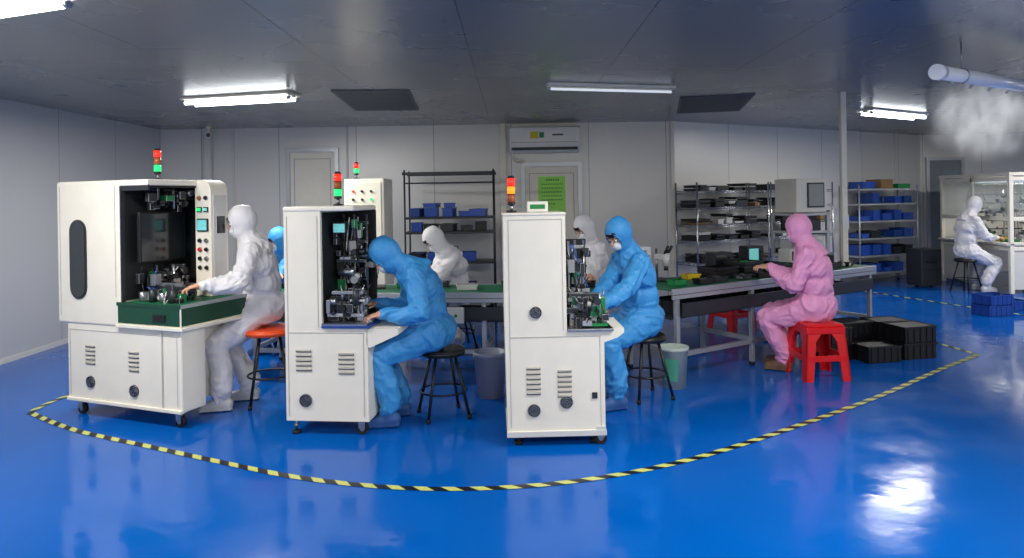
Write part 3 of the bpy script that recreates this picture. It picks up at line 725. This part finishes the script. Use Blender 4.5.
# ------------------------------------------------------------------ control cabinet behind
r = root('control_cabinet', (-1.86, 7.75, 0), -4, 'white tall control cabinet with indicator lamps', 'cabinet')
MB().box((0, 0, .06), (.45, .4, 1.84), WHITE, .012).box((.02, .02, 0), (.43, .38, .06), DGREY).build('body', r)
MB().box((.03, -.012, .9), (.42, 0, 1.8), WHITE, .006).build('door', r)
for i in range(6): MB().cyl((.11+.1*(i % 3), -.012, 1.7-.09*(i//3)), (.11+.1*(i % 3), -.03, 1.7-.09*(i//3)), .013, (LT_R, BLACK, BLACK, DGREY, BLACK, LT_G)[i]).build('indicator', r)
MB().box((.1, -.018, 1.3), (.35, -.01, 1.5), SCRD, .004).build('gauge_window', r)
tower(r, .1, .15, 1.84, (LT_G, LT_R))

# ------------------------------------------------------------------ conveyors
def conveyor(loc, rz, L, H, D, label, sections=3):
    r = root('conveyor_bench', loc, rz, label, 'conveyor', 'conveyor benches')
    MB().box((0, .02, H-.012), (L, D-.02, H+.004), BELT, .003).build('belt', r, label='green conveyor belt')
    for y in (0, D-.02): MB().box((0, y, H-.085), (L, y+.02, H+.006), ALU, .004).box((0, y-.002, H-.05), (L, y+.022, H-.042), SEAM).build('side_rail', r)
    for i in range(sections+1):
        x = .06+(L-.16)*i/sections
        for y in (.02, D-.06): MB().box((x, y, .03), (x+.04, y+.04, H-.085), ALU, .003).cyl((x+.02, y+.02, 0), (x+.02, y+.02, .03), .025, RUB).build('leg', r)
        MB().box((x, .05, .22), (x+.04, D-.05, .26), ALU, .003).build('cross_beam', r)
    MB().box((.06, .02, .2), (L-.06, .06, .24), ALU, .003).build('foot_rail', r)
    MB().box((.05, .08, H-.27), (L-.05, D-.08, H-.255), DGREY).build('lower_shelf', r)
    MB().box((.1, -.02, H-.24), (L-.1, 0, H-.12), DGREY, .004).build('cable_duct', r)
    MB().box((L*.55, -.06, H-.26), (L*.55+.2, -.02, H-.12), WHITE2, .006).cyl((L*.55+.06, -.06, H-.19), (L*.55+.06, -.07, H-.19), .014, DGREY).cyl((L*.55+.13, -.06, H-.19), (L*.55+.13, -.07, H-.19), .014, PCB).build('switch_box', r)
    return r
conveyor((-2.5, 6.5, 0), -6, 3.4, .75, .64, 'long green belt conveyor bench with aluminium frame')
conveyor((1.36, 5.97, 0), 32.7, 3.1, .79, .68, 'green belt conveyor bench with aluminium frame and legs', 3)
ca, sa = math.cos(math.radians(32.7)), math.sin(math.radians(32.7))
def onR(x, y): return (1.36+x*ca-y*sa, 5.97+x*sa+y*ca)
def onL(x, y):
    a = math.radians(-6); return (-2.5+x*math.cos(a)-y*math.sin(a), 6.5+x*math.sin(a)+y*math.cos(a))

def tray(x, y, z, rz, w, d, h, m, label, name='component_tray', cat='tray', group='component trays', fill=None, lid=False):
    t = .008; b = MB().box((-w/2, -d/2, 0), (w/2, d/2, t), m)
    b.box((-w/2, -d/2, 0), (w/2, -d/2+t, h), m).box((-w/2, d/2-t, 0), (w/2, d/2, h), m).box((-w/2, -d/2, 0), (-w/2+t, d/2, h), m).box((w/2-t, -d/2, 0), (w/2, d/2, h), m)
    b.box((-w/2-.008, -d/2-.008, h-.014), (w/2+.008, -d/2+t, h), m).box((-w/2-.008, d/2-t, h-.014), (w/2+.008, d/2+.008, h), m).box((-w/2-.008, -d/2, h-.014), (-w/2+t, d/2, h), m).box((w/2-t, -d/2, h-.014), (w/2+.008, d/2, h), m)
    if lid: b.box((-w/2-.006, -d/2-.006, h-.02), (w/2+.006, d/2+.006, h-.004), m, .003)
    if h > .1:
        for k in range(5):
            xx = -w/2+w*(k+.5)/5; b.box((xx-.004, -d/2-.007, .01), (xx+.004, -d/2, h-.01), m).box((xx-.004, d/2, .01), (xx+.004, d/2+.007, h-.01), m)
        for k in range(3):
            yy = -d/2+d*(k+.5)/3; b.box((-w/2-.007, yy-.004, .01), (-w/2, yy+.004, h-.01), m).box((w/2, yy-.004, .01), (w/2+.007, yy+.004, h-.01), m)
    if fill:
        rnd = random.Random(int(x*1000+y*77))
        for k in range(6):
            cx = rnd.uniform(-w*.35, w*.35); cy = rnd.uniform(-d*.3, d*.3); b.box((cx-.03, cy-.02, t), (cx+.03, cy+.02, h*rnd.uniform(.6, 1.05)), fill, .003)
    o = b.build(name, loc=(x, y, z), rz=rz); tag(o, label, cat, group); return o

CR = mat('black_crate', (18, 19, 23), .42)
for (x, y, n, rz) in ((3.02, 6.76, 2, 18), (3.36, 7.04, 2, 20), (3.44, 6.68, 1, 10), (3.76, 7.1, 2, 8), (3.84, 6.8, 2, 12)):
    for k in range(n):
        tray(x, y, .001+k*.157, rz+random.uniform(-2, 2), .35, .27, .155, CR, 'black ribbed plastic crate stacked on blue floor', 'storage_crate', 'crate', 'black storage crates', lid=True)
for (x, y, z, rz) in ((6.15, 9.0, 0, 10), (6.17, 9.02, .132, 14), (6.62, 9.35, 0, 12)):
    tray(x, y, .001+z, rz, .36, .28, .13, BLUEP, 'blue plastic crate standing on blue floor', 'storage_crate', 'crate', 'blue storage crates', fill=DGREY)
zR = .795
for i, (x, y, n) in enumerate(((.98, .36, 3), (1.32, .33, 4), (1.66, .34, 3), (1.98, .36, 2))):
    for k in range(n):
        X, Y = onR(x, y); tray(X, Y, zR+k*.036, 32.7+random.uniform(-3, 3), .29, .24, .035, BLACK, 'shallow black component tray on conveyor', fill=(PCB if k == n-1 and i % 2 else None))
for (x, y, m_) in ((.25, .2, PCB), (.5, .12, BLACK), (.72, .14, DGREY), (.7, .45, YEL), (1.05, .12, DGREY), (1.3, .11, BLACK), (2.35, .17, WHITE2), (2.6, .2, DGREY), (2.85, .2, BLACK)):
    X, Y = onR(x, y); tray(X, Y, zR, 32.7+random.uniform(-15, 15), .14, .1, .05, m_, 'small parts tray on green conveyor belt', fill=STEEL)
for (x, y, m_) in ((.3, .4, DGREY), (.85, .4, BLUEP), (1.75, .45, DGREY), (2.05, .25, WHITE2), (2.45, .45, BLACK), (2.75, .4, BLUEP), (3.15, .42, BLACK), (1.45, .4, PCB)):
    X, Y = onL(x, y); tray(X, Y, .755, random.uniform(-15, 10), .18, .13, .05, m_, 'small parts tray on green conveyor belt', fill=STEEL)
for i in range(7):
    X, Y = onR(.35+i*.4, .33); tray(X, Y, zR-.259, 32.7+random.uniform(-6, 6), .3, .3, random.choice((.08, .12, .16)), random.choice((BLACK, DGREY, BLACK, BLACK, BLUEP)), 'storage tray on shelf below conveyor', 'component_tray', 'tray', 'trays below conveyor', fill=DGREY)
for i in range(7):
    X, Y = onL(.35+i*.44, .3); tray(X, Y, .496, random.uniform(-12, 2), .32, .28, random.choice((.08, .12, .16)), random.choice((BLACK, DGREY, BLACK, WHITE2, BLUEP)), 'storage tray on shelf below conveyor', 'component_tray', 'tray', 'trays below conveyor', fill=DGREY)

def instrument(x, y, z, rz, w, d, h, label, body=WHITE2, scr=SCRD, name='bench_instrument'):
    r = root(name, (x, y, z), rz, label, 'instrument', 'bench instruments')
    MB().box((-w/2, -d/2, .012), (w/2, d/2, h), body, .01).build('housing', r)
    MB().box((-w*.42, -d/2-.006, h*.4), (w*.15, -d/2+.002, h*.9), scr, .003).build('display', r)
    for k in range(3): MB().cyl((w*.3, -d/2, h*(.25+.25*k)), (w*.3, -d/2-.014, h*(.25+.25*k)), w*.055, BLACK).build('knob', r)
    for sx in (-1, 1): MB().cyl((sx*w*.38, 0, 0), (sx*w*.38, 0, .013), .015, RUB).build('foot', r)
for a in ((.1, .52, .16, .16, .34, WHITE2, SCRD), (1.25, .58, .24, .14, .22, DGREY, SCRD), (1.75, .58, .22, .14, .26, BLACK, SCR), (2.35, .5, .26, .18, .2, WHITE2, SCRD), (2.85, .5, .2, .2, .12, DGREY, SCRD)):
    X, Y = onR(a[0], a[1]); instrument(X, Y, zR, 24, a[2], a[3], a[4], 'compact bench test instrument with small screen', a[5], a[6])

def microscope(x, y, z, rz):
    r = root('bench_microscope', (x, y, z), rz, 'white and black bench microscope on conveyor', 'microscope', 'bench microscopes')
    MB().box((-.09, -.1, 0), (.09, .12, .02), DGREY, .005).build('base', r)
    MB().cyl((0, .09, .02), (0, .09, .3), .013, STEEL).build('post', r)
    MB().box((-.03, -.02, .2), (.03, .1, .25), WHITE2, .008).cyl((0, -.02, .14), (0, -.02, .26), .03, WHITE2, .036).cyl((0, -.02, .1), (0, -.02, .14), .02, BLACK).build('head', r)
    for s in (-1, 1): MB().cyl((s*.022, -.02, .25), (s*.03, -.07, .33), .013, BLACK).build('eyepiece', r)
X, Y = onL(1.15, .35); microscope(X, Y, .755, 10)
X, Y = onR(.4, .5); microscope(X, Y, zR, 40)

# ------------------------------------------------------------------ racks
def rack(loc, rz, L, D, H, levels, m, label, back=False, solid=None):
    r = root('storage_rack', loc, rz, label, 'rack', 'storage racks')
    for x in (0, L):
        for y in (0, D): MB().cyl((x, y, 0), (x, y, H), .0125, m, seg=10).cyl((x, y, 0), (x, y, .02), .02, RUB).build('post', r)
    for z in levels:
        b = MB()
        if solid: b.box((-.01, -.01, z-.03), (L+.01, D+.01, z), solid, .003)
        else:
            for y in (0, D): b.cyl((0, y, z-.006), (L, y, z-.006), .005, m, seg=6).cyl((0, y, z-.034), (L, y, z-.034), .005, m, seg=6)
            for x in (0, L): b.cyl((x, 0, z-.006), (x, D, z-.006), .005, m, seg=6).cyl((x, 0, z-.034), (x, D, z-.034), .005, m, seg=6)
            nn = int(L/.035)
            for k in range(nn): b.cyl((L*(k+.5)/nn, 0, z-.003), (L*(k+.5)/nn, D, z-.003), .002, m, seg=4)
            for k in range(int(L/.12)): b.cyl((L*k/int(L/.12), 0, z-.034), (L*(k+.5)/int(L/.12), 0, z-.006), .0025, m, seg=4)
        b.build('shelf', r)
    return r
def place(loc, rz, x, y):
    a = math.radians(rz); return (loc[0]+x*math.cos(a)-y*math.sin(a), loc[1]+x*math.sin(a)+y*math.cos(a))
lk = (-1.45, 9.45, 0); LV = (.35, .75, 1.16, 1.36)
rk = rack(lk, 0, 1.2, .45, 2.0, LV, DGREY, 'dark metal storage rack with bare top rail and blue bins', solid=DGREY)
MB().box((-.03, -.01, 1.93), (1.23, .01, 1.97), DGREY, .003).box((-.03, .44, 1.93), (1.23, .46, 1.97), DGREY, .003).cyl((.0, .0, 1.82), (1.2, .0, 1.82), .01, DGREY).build('top_rail', rk)
for z in (.35, .75, 1.16, 1.36):
    x = .14
    while x < 1.1:
        w = random.choice((.18, .22, .26)); m_ = random.choice((BLUEP, BLUEP, DGREY, BLACK, BLUEM) if z < 1.3 else (BLUEP, BLUEP, BLUEP, BLUEM)); h = random.choice((.07, .1, .12)); zz = z+.001
        X, Y = place(lk, 0, x, .2)
        for q in range(random.choice((1, 2)) if z != 1.16 else 1):
            tray(X+random.uniform(-.01, .01), Y, zz, random.uniform(-8, 8), w-.04, .3, h, m_, 'parts bin resting on dark metal rack shelf', 'parts_bin', 'bin', 'bins on dark rack', fill=random.choice((None, DGREY, BLUEP)))
            zz += h+.006; h = .06
        x += w+.02
for i, off in enumerate((0, 1.56)):
    lk = (2.62+off*.86, 9.92+off*.51, 0); LV = (.25, .62, .94, 1.17, 1.42, 1.66)
    rack(lk, 30.6, 1.5, .42, 1.78, LV, CHROME, 'chrome wire shelving rack loaded with parts')
    for z in LV[1:]:
        x = .17
        while x < 1.36:
            w = random.choice((.16, .22, .3)); h = random.choice((.03, .05, .07, .09))
            m_ = random.choice((BLACK, DGREY, DGREY, BLACK, WHITE2, BLACK, CARD, DGREY)); zz = z+.001
            X, Y = place(lk, 30.6, x, .2)
            for q in range(random.choice((1, 2, 2)) if z < 1.6 else random.choice((1, 1, 2))):
                tray(X, Y, zz, 30.6+random.uniform(-5, 5), w-.04, .32, h, m_, 'component tray resting on wire rack shelf', 'component_tray', 'tray', 'trays on wire racks', fill=random.choice((None, STEEL, DGREY, DGREY)))
                zz += h+.012; h = .04; m_ = random.choice((BLACK, DGREY, BLACK, WHITE2))
            x += w+.035
lk = (5.95, 12.0, 0); LV = (.2, .5, .8, 1.1, 1.4, 1.66)
rack(lk, 22, 1.4, .4, 1.72, LV, ALU, 'steel rack holding blue parts bins', solid=ALU)
for z in LV[:-1]:
    for k in range(5):
        if random.random() < .12: continue
        X, Y = place(lk, 22, .17+.265*k, .2); tray(X, Y, z+.001, 22+random.uniform(-5, 5), random.choice((.18, .22)), .32, random.choice((.08, .12, .15, .18)), random.choice((BLUEP, BLUEP, BLUEP, BLUEM, DGREY)), 'blue plastic parts bin on steel rack', 'parts_bin', 'bin', 'bins on steel rack', fill=random.choice((None, BLACK, STEEL)))
for k in range(3):
    X, Y = place(lk, 22, .3+.42*k, .2); tray(X, Y, 1.661, 22, .3, .3, (.12, .16, .08)[k], (BLUEP, CARD, PCB)[k], 'open box on top of steel rack', 'parts_bin', 'bin', 'bins on steel rack')

r = root('test_cabinet', (3.46, 8.6, 0), 18, 'white upright test cabinet with grey window', 'cabinet')
b = MB()
for x in (0, .5):
    for y in (0, .4): b.box((x, y, 0), (x+.04, y+.04, 1.36), ALU, .003)
for z in (.2, .8, 1.1, 1.32): b.box((0, 0, z), (.54, .44, z+.03), WHITE2, .003)
b.build('frame', r)
MB().box((.04, .0, 1.36), (.5, .4, 1.78), WHITE, .012).build('upper_housing', r)
MB().box((.2, -.01, 1.42), (.46, 0, 1.73), DGREY, .004).box((.22, -.014, 1.44), (.44, -.009, 1.71), mat('grey_glass', (150, 155, 150), .2)).build('window', r)
MB().box((.07, .05, .83), (.47, .35, 1.02), WHITE2, .008).box((.1, .042, .87), (.3, .05, .98), BLACK).build('drawer_unit', r)
MB().box((.08, .05, 1.13), (.45, .35, 1.26), DGREY, .008).build('power_unit', r)

r = root('equipment_case', (6.74, 11.55, 0), 10, 'dark grey equipment case standing on blue floor', 'case')
MB().box((0, 0, .03), (.38, .36, .64), DGREY, .015).box((.0, -.004, .3), (.38, 0, .31), BLACK).build('body', r)
MB().box((.1, -.02, .42), (.28, 0, .45), BLACK, .004).build('handle', r)
for x in (.05, .33): MB().cyl((x, .18, 0), (x, .18, .035), .025, RUB).build('foot', r)

# far booth: the worker reaches in through its open side
r = root('inspection_booth', (7.64, 10.75, 0), 0, 'white framed inspection booth with glass panes and work surface', 'cabinet')
BX, BY = 1.5, 1.75
b = MB()
for x in (0, BX-.06):
    for y in (0, BY/2, BY-.05): b.box((x, y, 0), (x+.06, y+.05, 1.82), WHITE, .004)
for y in (0, BY-.05):
    for z in (.66, 1.12, 1.74): b.box((.06, y, z), (BX-.06, y+.05, z+.06), WHITE, .003)
for x in (0, BX-.06):
    for z in (.66, 1.12, 1.74): b.box((x, .05, z), (x+.06, BY-.05, z+.06), WHITE, .003)
b.build('frame', r)
MB().box((-.06, .0, .74), (BX-.03, BY-.02, .77), WHITE2, .004).build('worktop', r)
MB().box((-.01, -.01, 1.82), (BX+.01, BY+.01, 1.87), WHITE, .006).build('roof', r)
gl = mat('clear_glass', (225, 232, 235), .05, trans=.9, var=0)
for y in (.05, BY/2+.05): MB().box((.02, y, 1.18), (.03, y+BY/2-.08, 1.74), gl).build('glass_pane', r)
MB().box((.06, .02, 1.18), (BX-.06, .03, 1.74), gl).build('glass_pane', r)
MB().box((BX-.04, .05, .78), (BX-.03, BY-.05, 1.74), mat('booth_back', (170, 172, 172), .4)).build('back_panel', r)
MB().box((.06, BY-.03, .78), (BX-.06, BY-.02, 1.74), WHITE2).build('back_panel', r)
MB().box((.06, .015, .06), (BX-.06, .03, .66), WHITE2, .003).build('lower_panel', r)
MB().box((.02, BY/2+.05, .06), (.035, BY-.05, .66), WHITE2, .003).build('lower_panel', r)
mechanism(r, (.45, .2, .775), (1.3, .8, 1.5), 51, 44)
mechanism(r, (.2, .95, .775), (1.3, 1.6, 1.6), 52, 56)
for i in range(2):  # glowing strips and area lights added to brighten the booth interior
    MB().box((.3, .35+.8*i, 1.72), (1.2, .45+.8*i, 1.76), TUBED, .003).build('fill_strip', r)
    area(r, (.75, .4+.8*i, 1.7), .8, .1, 5)
for (x, y, m_, h) in ((7.92, 11.15, PCB, .04), (7.95, 11.4, YEL, .06)):
    tray(x, y, .771, 5, .2, .16, h, m_, 'small parts tray on booth work surface', fill=STEEL)

# buckets
def bucket(x, y, R, h, body, label, band=None):
    r = root('bucket', (x, y, 0), 0, label, 'bucket', 'plastic buckets')
    b = MB(); n = 28
    rings = []
    for (rr, zz) in [(0.001, .004), (R*.82, .004), (R*.985, h), (R+.01, h), (R+.01, h-.025), (R*.99, h-.03), (R*.83, 0), (.001, 0)]:
        rings.append([b.bm.verts.new((rr*math.cos(2*math.pi*i/n), rr*math.sin(2*math.pi*i/n), zz)) for i in range(n)])
    b.mi(body)
    for k in range(len(rings)-1):
        for i in range(n):
            f = b.bm.faces.new((rings[k][i], rings[k][(i+1) % n], rings[k+1][(i+1) % n], rings[k+1][i])); f.smooth = True
    b.build('pail', r)
    pts = [V((R*1.02*math.cos(a), -.02-R*.35*math.sin(a), h-.03-R*.7*math.sin(a))) for a in [math.pi*i/10 for i in range(11)]]
    MB().tube(pts, .004, STEEL, 6).build('handle', r)
    if band:
        b = MB(); zz0, zz1 = h*.2, h*.75; f_ = lambda z: R*.83+(R*.17)*z/h+.002
        b.mi(band)
        A = [b.bm.verts.new((f_(zz0)*math.cos(math.pi*1.15+i*.07), f_(zz0)*math.sin(math.pi*1.15+i*.07), zz0)) for i in range(18)]
        B = [b.bm.verts.new((f_(zz1)*math.cos(math.pi*1.15+i*.07), f_(zz1)*math.sin(math.pi*1.15+i*.07), zz1)) for i in range(18)]
        for i in range(17): b.bm.faces.new((A[i], A[i+1], B[i+1], B[i]))
        b.build('label_sticker', r, label='green printed band')
bucket(-.2, 5.68, .13, .36, mat('grey_pail', (150, 154, 172), .4), 'pale grey plastic pail standing beside machine')
bucket(1.33, 5.85, .115, .34, mat('grey_green_pail', (176, 190, 182), .4), 'pale grey-green plastic pail with printed band', mat('pail_green', (70, 150, 125), .5))

# ------------------------------------------------------------------ camera & world
cam = bpy.data.cameras.new('camera'); co = bpy.data.objects.new('camera', cam); COL.objects.link(co)
cam.lens = 36*700/1024; cam.sensor_width = 36; cam.shift_y = -81/1024; cam.clip_end = 60
co.matrix_world = Matrix.Translation((0, 0, 1.6)) @ Matrix.Rotation(math.radians(90), 4, 'X') @ Matrix.Rotation(-.0165, 4, 'Z')
S.camera = co
w = bpy.data.worlds.new('world'); S.world = w; w.use_nodes = True
w.node_tree.nodes['Background'].inputs[0].default_value = (1, .96, .9, 1); w.node_tree.nodes['Background'].inputs[1].default_value = .82
S.view_settings.view_transform = 'Standard'
